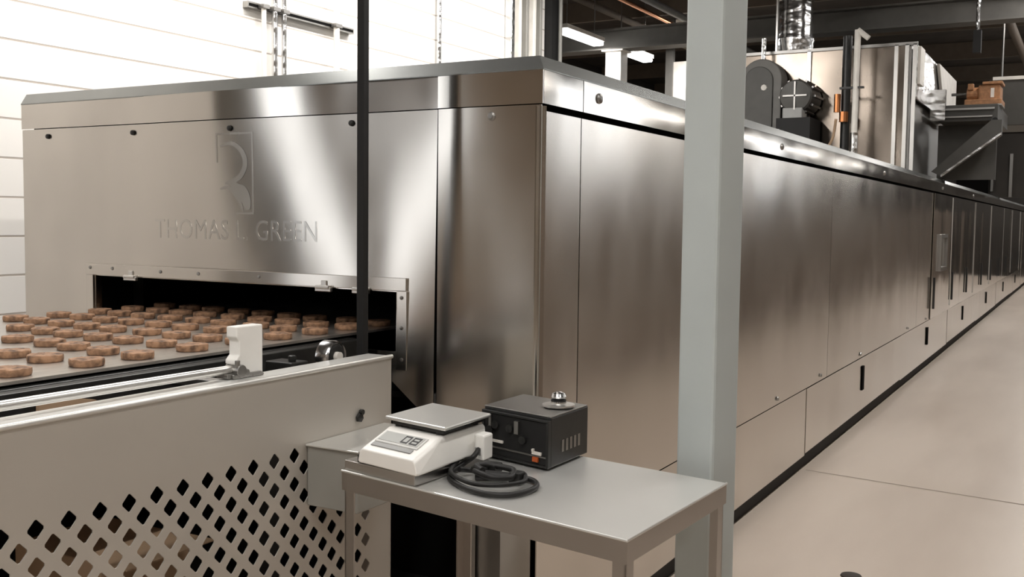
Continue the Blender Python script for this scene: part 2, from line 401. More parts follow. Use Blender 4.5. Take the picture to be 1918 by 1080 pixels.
# ------------------------------------------------------------------ conveyor feeding the mouth
conv = thing('infeed_conveyor', 'low steel belt conveyor carrying cookies into the oven mouth', 'conveyor', (2.0, 2.75, 0))
BX = .3
obj('belt', B().box(BX, 4.5, 2.16, 3.46, 1.107, 1.115), BELT, conv)
obj('return_belt', B().box(BX, 2.7, 2.18, 3.44, .80, .806), BELT, conv)
obj('side_rail', B().box(BX, 2.74, 2.10, 2.14, .985, 1.098).box(BX, 2.74, 2.14, 2.175, 1.085, 1.1), BLACKP, conv, bevel=.002)
obj('side_rail', B().box(BX, 2.74, 3.47, 3.51, .985, 1.10), BLACKP, conv, bevel=.002)
for xx in (.8, 1.5, 2.2):
    obj('cross_member', B().box(xx, xx+.06, 2.14, 3.47, .99, 1.05), BLACKP, conv)
for xx in (.6, 2.28):
    for yy in (2.1, 3.47):
        obj('leg', B().box(xx, xx+.05, yy, yy+.05, 0, 1.0), BLACKP, conv, bevel=.002)
obj('far_skirt', B().box(BX, 2.76, 3.515, 3.525, .05, 1.085), BLACKP, conv)
obj('bed_plate', B().box(BX, 2.74, 2.16, 3.46, 1.06, 1.07), VOID, conv)
obj('cover_plate', B().prism([(1.507, 2.084, 1.0), (1.507, 2.084, 1.084), (1.58, 2.084, 1.072), (1.66, 2.084, 1.055), (1.73, 2.084, 1.0)], (0, .012, 0)), CARD, conv, label='beige cover plate')
obj('drum', B().cyl((2.35, 2.0, 1.03), (2.35, 3.45, 1.03), .03, 20), DULL, conv, smooth=True)
bg = B().lathe((2.385, 1.985, 1.092), (0, -1, 0), [(0, 0), (.036, 0), (.047, .01), (.047, .045), (.041, .055), (.038, .048), (.022, .048), (.020, .04)], 28)
bg.box(2.32, 2.45, 1.955, 1.995, 1.0, 1.045)
bear = obj('bearing', bg, GALV, conv, smooth=True)
obj('shaft_end', B().cyl((2.385, 1.975, 1.092), (2.385, 1.92, 1.092), .014, 16), WHITEW, bear, smooth=True)
obj('bearing_seal', B().lathe((2.385, 1.936, 1.092), (0, -1, 0), [(.037, 0), (.03, .003), (.016, .003)], 24), RUBBER, bear)
obj('bearing_bracket', B().box(2.22, 2.29, 1.96, 2.06, 1.02, 1.088).cyl((2.255, 1.99, 1.088), (2.255, 1.99, 1.105), .012, 8), BLACKP, conv, bevel=.003)
# guide rail with its clamp and white block
obj('guide_rail', B().tube([(BX+.3, 1.88, 1.121), (1.91, 1.88, 1.116)], .011, 16), TUBE, conv, smooth=True)
prof = [(1.905, 1.224), (1.998, 1.224), (1.998, 1.097), (1.927, 1.097), (1.922, 1.118), (1.900, 1.130), (1.901, 1.140), (1.914, 1.152), (1.914, 1.188), (1.905, 1.197)]
obj('guide_block', B().prism([(x, 1.862, z) for x, z in prof], (0, .036, 0)), WHITEP, conv, bevel=.003)
cl = B().cyl((1.912, 1.850, 1.1125), (1.912, 1.90, 1.1125), .0165, 14).box(1.885, 1.985, 1.852, 1.872, 1.095, 1.105).cyl((1.93, 1.85, 1.107), (1.93, 1.862, 1.107), .010, 8).box(1.872, 1.9, 1.86, 1.9, 1.096, 1.108).cyl((1.905, 1.86, 1.097), (1.905, 1.86, 1.14), .007, 8).box(1.95, 1.99, 1.85, 1.89, 1.095, 1.101)
cl.box(1.91, 1.95, 1.895, 2.10, 1.06, 1.08)
obj('clamp', cl, DULL, conv, bevel=.002)

# ------------------------------------------------------------------ cookies in rows across the belt
cookie_meshes = []
for v in range(4):
    bm = bmesh.new(); n = 26
    prof = [(0, 0), (.0415, 0), (.0435, .002), (.0445, .009), (.0440, .0165), (.0425, .0182), (.028, .0198), (.013, .0208), (0, .021)]
    rnd = random.Random(v); ph = [rnd.uniform(0, 6.3) for _ in range(4)]; rings = []
    for r, h in prof:
        if r == 0: rings.append([bm.verts.new((0, 0, h))]); continue
        ring = []
        for i in range(n):
            a = 2*pi*i/n; k = 1+.025*sin(2*a+ph[0])+.02*sin(3*a+ph[1])+.012*sin(7*a+ph[2])
            ring.append(bm.verts.new((r*k*cos(a), r*k*sin(a), h+(rnd.uniform(-.0012, .0014) if h > .012 else 0))))
        rings.append(ring)
    for a, d in zip(rings, rings[1:]):
        for i in range(n):
            jn = (i+1) % n
            if len(a) == 1: bm.faces.new([a[0], d[jn], d[i]])
            elif len(d) == 1: bm.faces.new([a[i], a[jn], d[0]])
            else: bm.faces.new([a[i], a[jn], d[jn], d[i]])
    bmesh.ops.recalc_face_normals(bm, faces=bm.faces)
    me = bpy.data.meshes.new('cookie'); bm.to_mesh(me); bm.free(); me.materials.append(COOKIE)
    for p in me.polygons: p.use_smooth = True
    me.set_sharp_from_angle(angle=R(34))
    cookie_meshes.append(me)
rnd = random.Random(3)
for i in range(9):
    for jc in range(9):
        y = 2.240+.1425*jc; xx = 1.553+.192*i-.0016*i*i+.05*(y-2.24)
        jx, jy, rot, v = rnd.uniform(-.012, .012), rnd.uniform(-.009, .009), rnd.uniform(0, 6.28), rnd.randrange(4)
        if y > 1.455*xx+.06: continue
        o = bpy.data.objects.new('cookie', cookie_meshes[v]); COL.objects.link(o)
        o.location = (xx+jx, y+jy, 1.1152); o.rotation_euler = (0, 0, rot)
        tag(o, f'brown cookie {ORD[jc]} from the near belt edge in the {ORD[i]} row from the front', 'cookie', 'cookies in rows on the conveyor belt')

# ------------------------------------------------------------------ perforated guard along the conveyor
YG = 1.8
guard = thing('perforated_guard', 'grey sheet steel side guard with diamond holes in front of the conveyor', 'guard', (1.6, YG, 0))
p = .076; h = p/2; hw, hh = .0215, .0225; zc = .877; xr = 2.353
bm = bmesh.new(); VV = {}
def gv(x, z):
    k = (round(x, 4), round(z, 4))
    if k not in VV: VV[k] = bm.verts.new((x, YG, z))
    return VV[k]
nrow, x_left = 19, .62
ncol = int((xr-x_left)/p)
XL = xr-ncol*p
for r_ in range(nrow):
    zz = zc-h*r_
    for cidx in range(ncol+1):
        xx = XL+cidx*p+(h if r_ % 2 else 0)
        if xx > xr+.001: continue
        o_ = [gv(xx-h, zz), gv(xx, zz-h), gv(xx+h, zz), gv(xx, zz+h)]
        cn = [Vector((xx-hw, YG, zz)), Vector((xx, YG, zz-hh)), Vector((xx+hw, YG, zz)), Vector((xx, YG, zz+hh))]
        hv = []
        for q in range(4):
            pv, nx = cn[q-1], cn[(q+1) % 4]
            hv.append((bm.verts.new(cn[q].lerp(pv, .12)), bm.verts.new(cn[q].lerp(nx, .12))))
        for q in range(4):
            s = (q+1) % 4
            bm.faces.new([o_[q], o_[s], hv[s][0], hv[q][1]])
            bm.faces.new([o_[q], hv[q][1], hv[q][0]])
# zigzag fill along the upper, left and right borders, then plain sheet around
zt0 = zc+h
for cidx in range(ncol):
    xx = XL+cidx*p
    bm.faces.new([gv(xx, zt0), gv(xx+h, zc), gv(xx+p, zt0)])
for r_ in range(0, nrow-2, 2):
    zz = zc-h*r_
    bm.faces.new([gv(xr+h, zz), gv(xr, zz-h), gv(xr+h, zz-p)])
    bm.faces.new([gv(XL-h, zz), gv(XL-h, zz-p), gv(XL, zz-h)])
zlow = zc-h*(nrow-1)
for cidx in range(ncol):
    xx = XL+cidx*p
    bm.faces.new([gv(xx, zlow-h), gv(xx+p, zlow-h), gv(xx+h, zlow)])
gt, gb, ge = 1.09, .08, 2.478
xs = [XL-h]+[XL+c_*p for c_ in range(ncol+1)]+[xr+h]
# top strip
bm.faces.new([gv(XL-h, zc), gv(XL, zt0), gv(XL-h, zt0)]); bm.faces.new([gv(xr+h, zc), gv(xr+h, zt0), gv(xr, zt0)])
bm.faces.new([gv(XL-h, zlow), gv(XL-h, zlow-h), gv(XL, zlow-h)]); bm.faces.new([gv(xr+h, zlow), gv(xr, zlow-h), gv(xr+h, zlow-h)])
for a, c2 in zip(xs, xs[1:]):
    bm.faces.new([gv(a, zt0), gv(c2, zt0), gv(c2, gt), gv(a, gt)])
    bm.faces.new([gv(a, zlow-h), gv(a, gb), gv(c2, gb), gv(c2, zlow-h)])
bm.faces.new([gv(xr+h, gb), gv(ge, gb), gv(ge, gt), gv(xr+h, gt)])
sheet_o = obj('perforated_sheet', bm, GUARD, guard, solid=(0, .003, 0))
obj('top_flange', B().box(XL-h, ge, YG+.017, YG+.088, gt, gt+.004).box(XL-h, ge, YG+.084, YG+.088, gt-.03, gt), TOP, guard)
obj('rolled_edge', B().cyl((XL-h, YG+.001, gt+.002), (ge, YG+.001, gt+.002), .0065, 12), TOP, guard, smooth=True)
obj('flange_groove', B().box(XL-h, ge, YG+.011, YG+.018, gt, gt+.0048), BLACK, guard)
obj('end_flange', B().box(ge-.003, ge, YG, YG+.04, gb, gt), GUARD, guard)
obj('guard_bolt', B().lathe((2.317, YG-.002, .935), (0, -1, 0), [(.014, 0), (.013, .008), (0, .010)], 6).cyl((2.325, YG-.002, .95), (2.325, YG-.012, .95), .008, 8), BLACKP, guard)
for xx in (.62, 2.40):
    obj('guard_leg', B().box(xx, xx+.05, YG+.005, YG+.05, 0, 1.05), DULL, guard)
# what shows through the holes
crate = thing('cardboard_box', 'brown cardboard box standing under the conveyor behind the perforated guard', 'box', (1.9, 2.4, 0))
obj('carton_body', B().box(1.76, 2.06, 2.2, 2.55, 0, .60), CARD, crate, bevel=.004)
obj('flap', B().box(1.76, 2.06, 2.10, 2.2, .598, .602), CARD, crate)

# ------------------------------------------------------------------ grey drive box on the guard
jb = thing('drive_box', 'plain grey steel box on the guard beside the table, left of the scale', 'box', (2.2, 1.7, .73))
obj('box_body', B().box(2.095, 2.43, 1.63, 1.797, .735, .896), BOXG, jb, bevel=.003)
obj('box_lid', B().box(2.088, 2.436, 1.622, 1.797, .896, .901), TOP, jb, bevel=.0015)

# ------------------------------------------------------------------ worktable
FL, FR, BR_, BL_ = Vector((1.951, 1.565)), Vector((1.803, .754)), Vector((2.332, .727)), Vector((2.468, 1.540))
ZT = .89
table = thing('steel_worktable', 'stainless steel worktable with open legs holding the scale and black box', 'table', (2.1, 1.15, 0))
def tb(u, v, z):
    """table coordinates: u along the front edge from its left end, v towards the oven (0..1 each)"""
    a = FL.lerp(FR, u); c_ = BL_.lerp(BR_, u); q = a.lerp(c_, v); return Vector((q.x, q.y, z))
top = B().box(0, 1, 0, 1, ZT-.004, ZT, tb)
obj('tabletop', top, TOP, table, bevel=.0015)
for u0, u1, v0, v1 in ((0, 1, 0, .007), (0, 1, .993, 1), (0, .004, .007, .993), (.996, 1, .007, .993)):
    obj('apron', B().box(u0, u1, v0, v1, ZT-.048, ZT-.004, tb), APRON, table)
obj('edge_rim', B().tube([tb(0, 0, ZT-.001), tb(1, 0, ZT-.001), tb(1, 1, ZT-.001)], .003, 8), TOP, table)
du, dv = .045, .075
for u in (0, 1):
    for v in (0, 1):
        ua, ub = (u+.006, u+du) if u == 0 else (u-du, u-.006)
        va, vb = (v+.012, v+dv) if v == 0 else (v-dv, v-.012)
        l_ = B()
        l_.box(ua, ub, va if v == 0 else vb-.008, va+.008 if v == 0 else vb, 0, ZT-.03, tb)
        l_.box(ua if u == 0 else ub-.006, ua+.006 if u == 0 else ub, va, vb, 0, ZT-.03, tb)
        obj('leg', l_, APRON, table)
# steel slab under the scale
ZP = .915
obj_slab = obj('steel_slab', B().box(.006, .295, .012, .6, ZT+.0005, ZP, tb), TABLE, bevel=.001)
tag(obj_slab, 'low flat steel slab under the white scale on the table', 'slab')

# ------------------------------------------------------------------ bench scale
so = Vector((1.936, 1.505, ZP)); su = Vector((-.044, -.200, 0)).normalized(); sv = Vector((1, .012, 0)).normalized()
def sf(a, c_, z): return so+su*a+sv*c_+Vector((0, 0, z))
scale = thing('bench_scale', 'white bench scale with square steel platter and lcd display on the table', 'scale', sf(.1, .15, 0))
W, D = .205, .315
# wedge body: low front, sloping display face, raised deck
secs = [(0, .006, .040), (.012, .004, .044), (.10, .004, .070), (.112, .004, .074), (D, .006, .072)]
bm = bmesh.new(); rings = []
for d_, lo_, hi_ in secs:
    e = .014
    ring = [(0, d_, lo_+.004), (.004, d_, lo_), (W-.004, d_, lo_), (W, d_, lo_+.004), (W-e*.5, d_, hi_-.006), (W-e, d_, hi_), (e, d_, hi_), (e*.5, d_, hi_-.006)]
    rings.append([bm.verts.new(sf(*q)) for q in ring])
for a, c_ in zip(rings, rings[1:]):
    for i in range(8): bm.faces.new([a[i], a[(i+1) % 8], c_[(i+1) % 8], c_[i]])
bm.faces.new(rings[0]); bm.faces.new(rings[-1][::-1])
body = obj('scale_body', bm, WHITEP, scale, bevel=.003)
def slope(a, s, lift):
    """point on the sloping face: a across, s 0..1 up the slope"""
    d_ = .012+(.10-.012)*s; z_ = .044+(.070-.044)*s
    n_ = Vector((0, 0, 1)); return sf(a, d_, z_+lift)
def slab_on(a0, a1, s0, s1, l0, l1):
    return B().box(a0, a1, s0, s1, l0, l1, lambda a, s, l: slope(a, s, l))
obj('keypad_strip', slab_on(.028, .165, .10, .27, .0005, .003), GREYP, scale)
obj('display_bezel', slab_on(.024, .172, .32, .90, .0005, .003), SCALEG, scale, bevel=.001)
lcd = obj('display', slab_on(.031, .165, .40, .84, .003, .0042), LCD, scale)
seg = {'0': 'abcdef', '1': 'bc', '2': 'abged', '5': 'afgcd', '8': 'abcdefg'}
def digit(ch, a0, w):
    bb = B(); s0, s1 = .44, .80; m_ = (s0+s1)/2; t_ = .004; ts = .06
    segs = {'a': (a0, a0+w, s1-ts, s1), 'g': (a0, a0+w, m_-ts/2, m_+ts/2), 'd': (a0, a0+w, s0, s0+ts), 'f': (a0, a0+t_, m_, s1), 'e': (a0, a0+t_, s0, m_), 'b': (a0+w-t_, a0+w, m_, s1), 'c': (a0+w-t_, a0+w, s0, m_)}
    for q in seg[ch]: bb.box(*segs[q], .0042, .0048, lambda a, s, l: slope(a, s, l))
    return bb
obj('display_digit', digit('0', .104, .023), INK, lcd); obj('display_digit', digit('8', .134, .025), INK, lcd)
P0, P1 = .002, W+.002
obj('platter', B().box(P0-.004, P1+.004, .112, .326, .090, .099, sf), TOP, scale, bevel=.003)
obj('platter_skirt', B().box(P0+.012, P1-.012, .125, .312, .079, .090, sf), BLACKP, scale)
for a in (.03, W-.03):
    for d_ in (.14, .29):
        obj('platter_post', B().cyl(sf(a, d_, .068), sf(a, d_, .082), .012, 12), BLACKP, scale)
for a in (.025, W-.025):
    for d_ in (.03, .285):
        obj('foot', B().cyl(sf(a, d_, 0), sf(a, d_, .008), .012, 12), RUBBER, scale)
obj('side_lug', B().box(-.010, .001, .01, .035, .002, .02, sf), BLACKP, scale)

# ------------------------------------------------------------------ black electronic box
po = Vector((2.266, 1.354, ZT+.006)); pu = Vector((-.055, -.222, 0)); pv_ = Vector((.206, -.004, 0))
pw, pd = pu.length, pv_.length; pu = pu.normalized(); pv_ = pv_.normalized()
def pf(a, c_, z): return po+pu*a+pv_*c_+Vector((0, 0, z))
psu = thing('power_unit', 'black metal electronic box with control front and silver knob on top, right of scale', 'electronics', pf(pw/2, pd/2, -.006))
PH = .124
case = obj('casing', B().box(0, pw, .004, pd, 0, PH, pf), BLACKP, psu, bevel=.003)
obj('lid_plate', B().box(.001, pw-.001, .002, pd-.002, PH, PH+.003, pf), DULL, psu, bevel=.001)
fb = B().box(.002, pw-.002, -.006, .004, .002, PH-.014, pf)
obj('front_bezel', B().box(0, pw, -.010, .004, PH-.012, PH-.006, pf).box(0, .008, -.010, .004, 0, PH-.012, pf).box(pw-.008, pw, -.010, .004, 0, PH-.012, pf).box(.008, pw-.008, -.010, .004, 0, .006, pf), BLACKP, psu, bevel=.001)
fp_ = obj('front_panel', fb, BLACK, psu)
for a, z in ((.05, .085), (.10, .082), (.145, .06), (.03, .07)):
    obj('knob', B().lathe(pf(a, -.006, z), -pv_, [(.011, 0), (.010, .010), (0, .011)], 14), BLACKP, psu)
obj('socket_block', B().box(.118, .132, -.016, -.006, .072, .104, pf).box(.028, .036, -.014, -.006, .076, .108, pf), DULL, psu)
obj('silver_bar', B().box(.020, .076, -.012, -.006, .040, .046, pf).cyl(pf(.014, -.006, .053), pf(.014, -.014, .053), .006, 10), WHITEW, psu)
obj('silver_switch', B().box(.176, .206, -.012, -.006, .030, .037, pf).box(.176, .182, -.014, -.006, .037, .043, pf), WHITEW, psu)
obj('orange_switch', B().box(.178, .196, -.012, -.006, .012, .024, pf), ORANGE, psu)
obj('front_rib', B().box(.008, pw-.008, -.009, -.006, .024, .028, pf), DULL, psu)
kc = pf(.180, .120, PH+.003)
kn = B().lathe(kc, (0, 0, 1), [(0, 0), (.036, 0), (.042, .004), (.042, .008), (.020, .011), (.019, .018)], 28)
obj('knob_flange', kn, TUBE, psu, smooth=True)
obj('knob_collar', B().cyl(kc+Vector((0, 0, .010)), kc+Vector((0, 0, .020)), .0195, 20), RUBBER, psu, smooth=True)
obj('knob_crown', B().lathe(kc, (0, 0, 1), [(.010, .018), (.017, .022), (.020, .029), (.017, .036), (.008, .040), (0, .041)], 20), GALV, psu, smooth=True)
for a in (.02, pw-.02):
    for d_ in (.03, pd-.03): obj('foot', B().cyl(pf(a, d_, -.006), pf(a, d_, .002), .009, 12), RUBBER, psu)
vents = B()
for q in range(5): vents.box(pw-.0005, pw+.001, .06+q*.022, .072+q*.022, .03, .06, pf)
obj('side_vent', vents, DULL, psu)

# ------------------------------------------------------------------ cord with white adapter plug
cord = thing('power_cable', 'black power cord looped on the table with white plug beside the scale', 'cord', (2.08, 1.26, ZT))
ap = sf(W+.0035, .245, -.005)
def af(a, c_, z): return ap+su*a+sv*c_+Vector((0, 0, z))
ad = obj('white_plug', B().box(0, .034, 0, .046, .004, .066, af), WHITEP, cord, bevel=.005, label='white adapter plug')
obj('plug_socket', B().box(.006, .024, -.002, .002, .016, .034, af), GREYP, ad)
zc_ = ZT+.008
pth = [(af(.017, -.001, .030)), af(.02, -.03, .018), (2.105, 1.315, .906), (2.03, 1.305, zc_), (1.972, 1.255, zc_), (1.935, 1.19, zc_), (1.925, 1.13, zc_), (1.955, 1.085, zc_), (2.03, 1.075, zc_), (2.085, 1.115, zc_), (2.09, 1.20, zc_), (2.075, 1.27, zc_+.004), (2.04, 1.285, zc_+.012)]
obj('cable', B().tube(smooth_path(pth, 10), .0065, 10), RUBBER, cord, smooth=True)
pth = [(2.16, 1.33, .90), (2.10, 1.325, zc_+.014), (2.01, 1.29, zc_+.013), (1.965, 1.235, zc_+.012), (1.945, 1.175, zc_+.012), (1.97, 1.125, zc_+.012), (2.03, 1.105, zc_+.01), (2.08, 1.13, zc_+.012)]
obj('cable', B().tube(smooth_path(pth, 10), .0055, 10), RUBBER, cord, smooth=True)
pth = [(2.05, 1.24, zc_+.012), (2.01, 1.22, zc_+.022), (1.995, 1.17, zc_+.018), (2.03, 1.14, zc_+.014), (2.075, 1.16, zc_+.02), (2.065, 1.215, zc_+.026), (2.03, 1.23, zc_+.03), (2.005, 1.20, zc_+.028)]
obj('cable', B().tube(smooth_path(pth, 10), .0075, 10), RUBBER, cord, smooth=True)
obj('cord_plug', B().cyl((2.015, 1.225, zc_+.012), (2.05, 1.15, zc_+.010), .014, 12, .010).box(2.045, 2.075, 1.125, 1.155, ZT+.001, ZT+.03), RUBBER, cord, bevel=.003)
obj('cord_plug', B().box(2.06, 2.10, 1.20, 1.25, ZT+.014, ZT+.036).cyl((2.06, 1.225, ZT+.025), (2.02, 1.235, ZT+.03), .010, 10), BLACKP, cord, bevel=.004)

# ------------------------------------------------------------------ posts near the camera
col = obj('support_column', B().box(-.054, .054, -.054, .054, 0, 4.75), POSTP, bevel=.008)
col.location = (2.470, .824, 0); col.rotation_euler = (0, 0, R(-16))
tag(col, 'tall grey green square steel column rising behind the table in front of the oven side', 'column', kind='thing')
dp = obj('drop_pole', B().box(2.517, 2.543, 1.937, 1.963, 1.0, 4.75), BLACK, bevel=.002)
tag(dp, 'thin black upright pole in front of the oven mouth', 'pole')

# ------------------------------------------------------------------ things on the left wall
YW = 4.8
st = B().box(4.98, 6.06, YW-.05, YW-.002, 2.825, 2.868)
ch = thing('strut_rail', 'short horizontal dark steel strut bolted to the white block wall carrying conduits', 'bracket', (5.5, YW, 2.85))
obj('channel_body', B().box(4.98, 6.06, YW-.045, YW-.002, 2.832, 2.872), DULL, ch)
obj('channel_slot', B().box(4.99, 6.05, YW-.047, YW-.044, 2.843, 2.861), VOID, ch)
for i, (xx, r_, lb) in enumerate(((5.095, .016, 'pale conduit at the left end of the wall strut, leftmost of four'), (5.195, .020, 'grey conduit on the wall strut, second from the left'), (5.285, .018, 'grey conduit on the wall strut, third from the left'), (5.83, .022, 'pale conduit at the right end of the wall strut'))):
    o = thing('conduit', lb, 'conduit', (xx, YW-.075, 0), 'conduits on the wall strut')
    obj('pipe', B().cyl((xx, YW-.072, 0), (xx, YW-.072, 4.75), r_, 14), (WHITEC, GALV, GALV, WHITEC)[i], o, smooth=True)
    obj('strap', B().box(xx-r_-.012, xx+r_+.012, YW-.098, YW-.05, 2.84, 2.864), DULL, o)
o = obj('wall_conduit', B().cyl((7.2, YW-.03, 0), (7.2, YW-.03, 4.75), .022, 14), GALV, smooth=True); tag(o, 'thin grey conduit alone on the white wall, right of the black pole', 'conduit')
for i, (xx, w, m_, lb) in enumerate(((8.36, .06, GALV, 'grey upright trunking on the wall end, leftmost of the bundle'), (8.50, .045, WHITEC, 'pale upright pipe second in the wall end bundle'), (8.64, .05, BOXG, 'grey upright pipe third in the wall end bundle'), (8.78, .05, WHITEC, 'pale upright pipe fourth in the wall end bundle'), (8.91, .04, BOXG, 'slim grey upright pipe at the right end of the wall bundle'))):
    o = obj('riser_pipe', B().box(xx-w/2, xx+w/2, YW-.08, YW-.002, 0, 4.75), m_, bevel=.01); tag(o, lb, 'pipe', 'pipes bundled at the end of the white wall')
wp = thing('end_post', 'black steel post closing the end of the white block wall', 'post', (9.2, 4.85, 0), kind='thing')
obj('post_body', B().box(9.13, 9.32, 4.72, 5.0, 0, 4.75), BLACK, wp)
obj('edge_conduit', B().cyl((9.25, 4.69, 0), (9.25, 4.69, 4.75), .02, 10), BOXG, wp, smooth=True)

# ------------------------------------------------------------------ far bay: beam, column, lamps
bm_ = obj('roof_beam', B().box(12.6, 12.65, -5.9, 9.2, 3.76, 3.98).box(12.5, 12.78, -5.9, 9.2, 3.735, 3.755).box(12.5, 12.78, -5.9, 9.2, 3.985, 4.005), BEAMP)
tag(bm_, 'grey steel roof beam crossing the hall above the oven', 'beam', kind='thing')
bc = thing('beam_column', 'white painted steel column under the roof beam behind the oven', 'column', (12.62, 5.57, 0), kind='thing')
obj('column_shaft', B().box(12.52, 12.74, 5.46, 5.68, 0, 3.71), WHITEC, bc, bevel=.006)
obj('cap_plate', B().box(12.48, 12.78, 5.42, 5.72, 3.71, 3.73), WHITEC, bc)
def tube_lamp(name, label, x0, x1, y, z, w, mat, group, watt, drop=True):
    t_ = thing(name, label, 'lamp', ((x0+x1)/2, y, z), group)
    obj('housing', B().box(x0, x1, y-w/2, y+w/2, z, z+.05), WHITEC, t_)
    obj('diffuser', B().box(x0+.02, x1-.02, y-w*.45, y+w*.45, z-.055, z-.001), mat, t_, bevel=.015)
    ld = bpy.data.lights.new('tube_light', 'AREA'); ld.shape = 'RECTANGLE'; ld.size = x1-x0-.06; ld.size_y = w*.85
    ld.energy = watt; ld.color = (1, .97, .935)
    lo_ = bpy.data.objects.new('tube_light', ld); COL.objects.link(lo_); lo_.parent = t_; lo_.location = (0, 0, -.062)
    if drop:
        for xx in (x0+.15, x1-.15): obj('hanger', B().cyl((xx, y, z+.05), (xx, y, 4.75), .006, 6), DULL, t_)
    return t_
tube_lamp('tube_lamp', 'lit fluorescent tube lamp left of the white column, above the oven', 11.3, 12.4, 5.72, 3.82, .17, LAMP, 'lit tube lamps in the rear bay', 24)
tube_lamp('tube_lamp', 'lit fluorescent tube lamp right of the white column, above the oven', 13.05, 14.2, 5.76, 3.86, .17, LAMP, 'lit tube lamps in the rear bay', 24)
for i in range(4):
    x0 = 2.5+1.6*i
    tube_lamp('wall_washer', 'long ceiling fluorescent lamp near the white block wall', x0, x0+1.4, 3.75, 3.95, .16, LAMPW, 'ceiling lamps along the white wall', 34)
for i in range(9):
    x0 = -1.5+4.2*i
    tube_lamp('aisle_lamp', 'long ceiling fluorescent lamp over the aisle', x0, min(x0+2.4, 33.5), .15, 4.35, .18, LAMPA, 'ceiling lamps over the aisle', 37)
for i in range(6):
    x0 = 3.3+5.0*i
    tube_lamp('bay_lamp', 'long ceiling fluorescent lamp in the bay right of the aisle', x0, x0+2.6, -3.0, 3.2, .18, LAMPA, 'ceiling lamps right of the aisle', 13)
for i in range(2):  # fill lamps added out of view to brighten the guard and table front
    for j in range(2):
        x0 = -5.2+3.6*i
        tube_lamp('added_fill_lamp', 'added unseen fill lamp above the open floor in front of the oven', x0, x0+2.4, -2.4+4.0*j, 4.35, .2, LAMPA, 'added fill lamps in front of the oven', 21)
# daylight openings behind the camera
for i, (xa, xb) in enumerate(((-.34, .12), (-1.75, -1.0))):
    w = struct(f'window_{i+1}', B().box(xa, xb, 4.765, 4.785, .7, 3.2), DAY)
    fr_ = B()
    for q in ((xa-.06, xa, .64, 3.26), (xb, xb+.06, .64, 3.26), (xa, xb, .64, .7), (xa, xb, 3.2, 3.26)): fr_.box(q[0], q[1], 4.73, 4.798, q[2], q[3])
    struct(f'trim_{i+2}', fr_, PLATF)
for i, (xa, xb) in enumerate(((16.6, 21.4), (29.5, 33.6))):
    struct(f'window_{i+3}', B().box(xa, xb, -5.99, -5.96, 2.8, 4.45), DAYR)
    fr_ = B()
    for q in ((xa-.08, xa, 2.72, 4.53), (xb, xb+.08, 2.72, 4.53), (xa, xb, 2.72, 2.8), (xa, xb, 4.45, 4.53)): fr_.box(q[0], q[1], -5.998, -5.93, q[2], q[3])
    struct(f'trim_{i+4}', fr_, PLATF)
struct('trim_6', B().box(-.93, -.41, 4.75, 4.797, .3, 3.4), plain('added_board_brown', (116, 106, 96), .6))  # unseen board added to darken the oven front's reflection between the windows
struct('added_panel_2', B().box(.20, .78, 4.74, 4.797, 0, 3.0), plain('added_panel_grey', (96, 92, 86), .5))  # unseen dark panel added to edge the bright streak mirrored in the oven
struct('added_panel_1', B().box(-6.6, -2.0, 4.72, 4.795, 0, 3.9), plain('added_panel_brown', (152, 138, 122), .5))  # unseen dark panel added so the oven's front corner mirrors a darker tone
dr = thing('white_door_panel', 'bright white tall door panel at the back of the rear bay', 'door', (16, 6.0, 0))
obj('door_leaf', B().box(16, 16.05, 5.2, 6.05, 0, 4.08), WHITEW, dr)
obj('door_jamb', B().box(15.95, 16.06, 6.05, 6.17, 0, 4.75), BEAMP, dr)
tube_lamp('tube_lamp', 'added tube lamp brightening the white door panel in the rear bay', 14.25, 15.5, 5.3, 4.35, .14, LAMP, 'lit tube lamps in the rear bay', 60)  # extra lamp, added only to brighten the white panel behind it

# joists and pipes under the deck
for i in range(13):
    xx = -3.9+3.0*i
    o = obj('roof_joist', B().box(xx, xx+.06, -5.9, 9.2 if xx > 9.2 else 4.66, 4.45, 4.745), JOIST); tag(o, 'dark steel roof joist crossing under the ceiling deck', 'joist', 'roof joists under the deck', kind='thing')
for y, z, r_, m_, lb in ((5.85, 4.32, .05, JOIST, 'dark pipe under the ceiling beyond the white wall, leftmost'), (5.5, 4.38, .03, BRASS, 'thin brownish pipe under the ceiling beyond the white wall'), (5.05, 4.30, .05, BEAMP, 'grey pipe under the ceiling beyond the white wall, nearest the oven'), (1.1, 4.2, .06, JOIST, 'dark pipe under the ceiling above the aisle')):
    o = obj('ceiling_pipe', B().cyl((9.6, y, z), (33, y, z), r_, 12), m_, smooth=True); tag(o, lb, 'pipe', 'pipes under the ceiling')

# ------------------------------------------------------------------ burner housing on top of the oven
XB = 11.0
bh = thing('exhaust_housing', 'large square stainless housing standing on top of the oven', 'housing', (XB, 2.4, 2.0))
obj('front_sheet', sheet(rng(1.72, 3.6, 12), rng(2.003, 3.30, 8), lambda y, z: (XB+.006*sin(y*9)*sin(z*5), y, z)), HOUS, bh, smooth=True, solid=(.01, 0, 0))
obj('housing_body', B().box(XB+.01, 13.9, 1.66, 3.6, 2.003, 3.28), DULL, bh)
for y in (1.625, 1.70, 1.80, 2.66): obj('corner_trim', B().box(XB-.03, XB-.004, y-.018, y+.018, 2.003, 3.29), TUBE, bh)
obj('side_sheet', B().box(XB, 13.9, 1.60, 1.615, 2.75, 3.28), GALV, bh)
obj('side_flange', B().box(XB+.02, XB+.30, 1.575, 1.60, 2.9, 3.27), WHITEC, bh, label='pale side flange')
obj('side_flange', B().prism([(12.3, 1.56, 3.27), (13.9, 1.56, 3.27), (13.9, 1.56, 2.70), (13.0, 1.56, 2.74), (12.6, 1.56, 3.0)], (0, .03, 0)), WHITEC, bh, label='pale side flange')
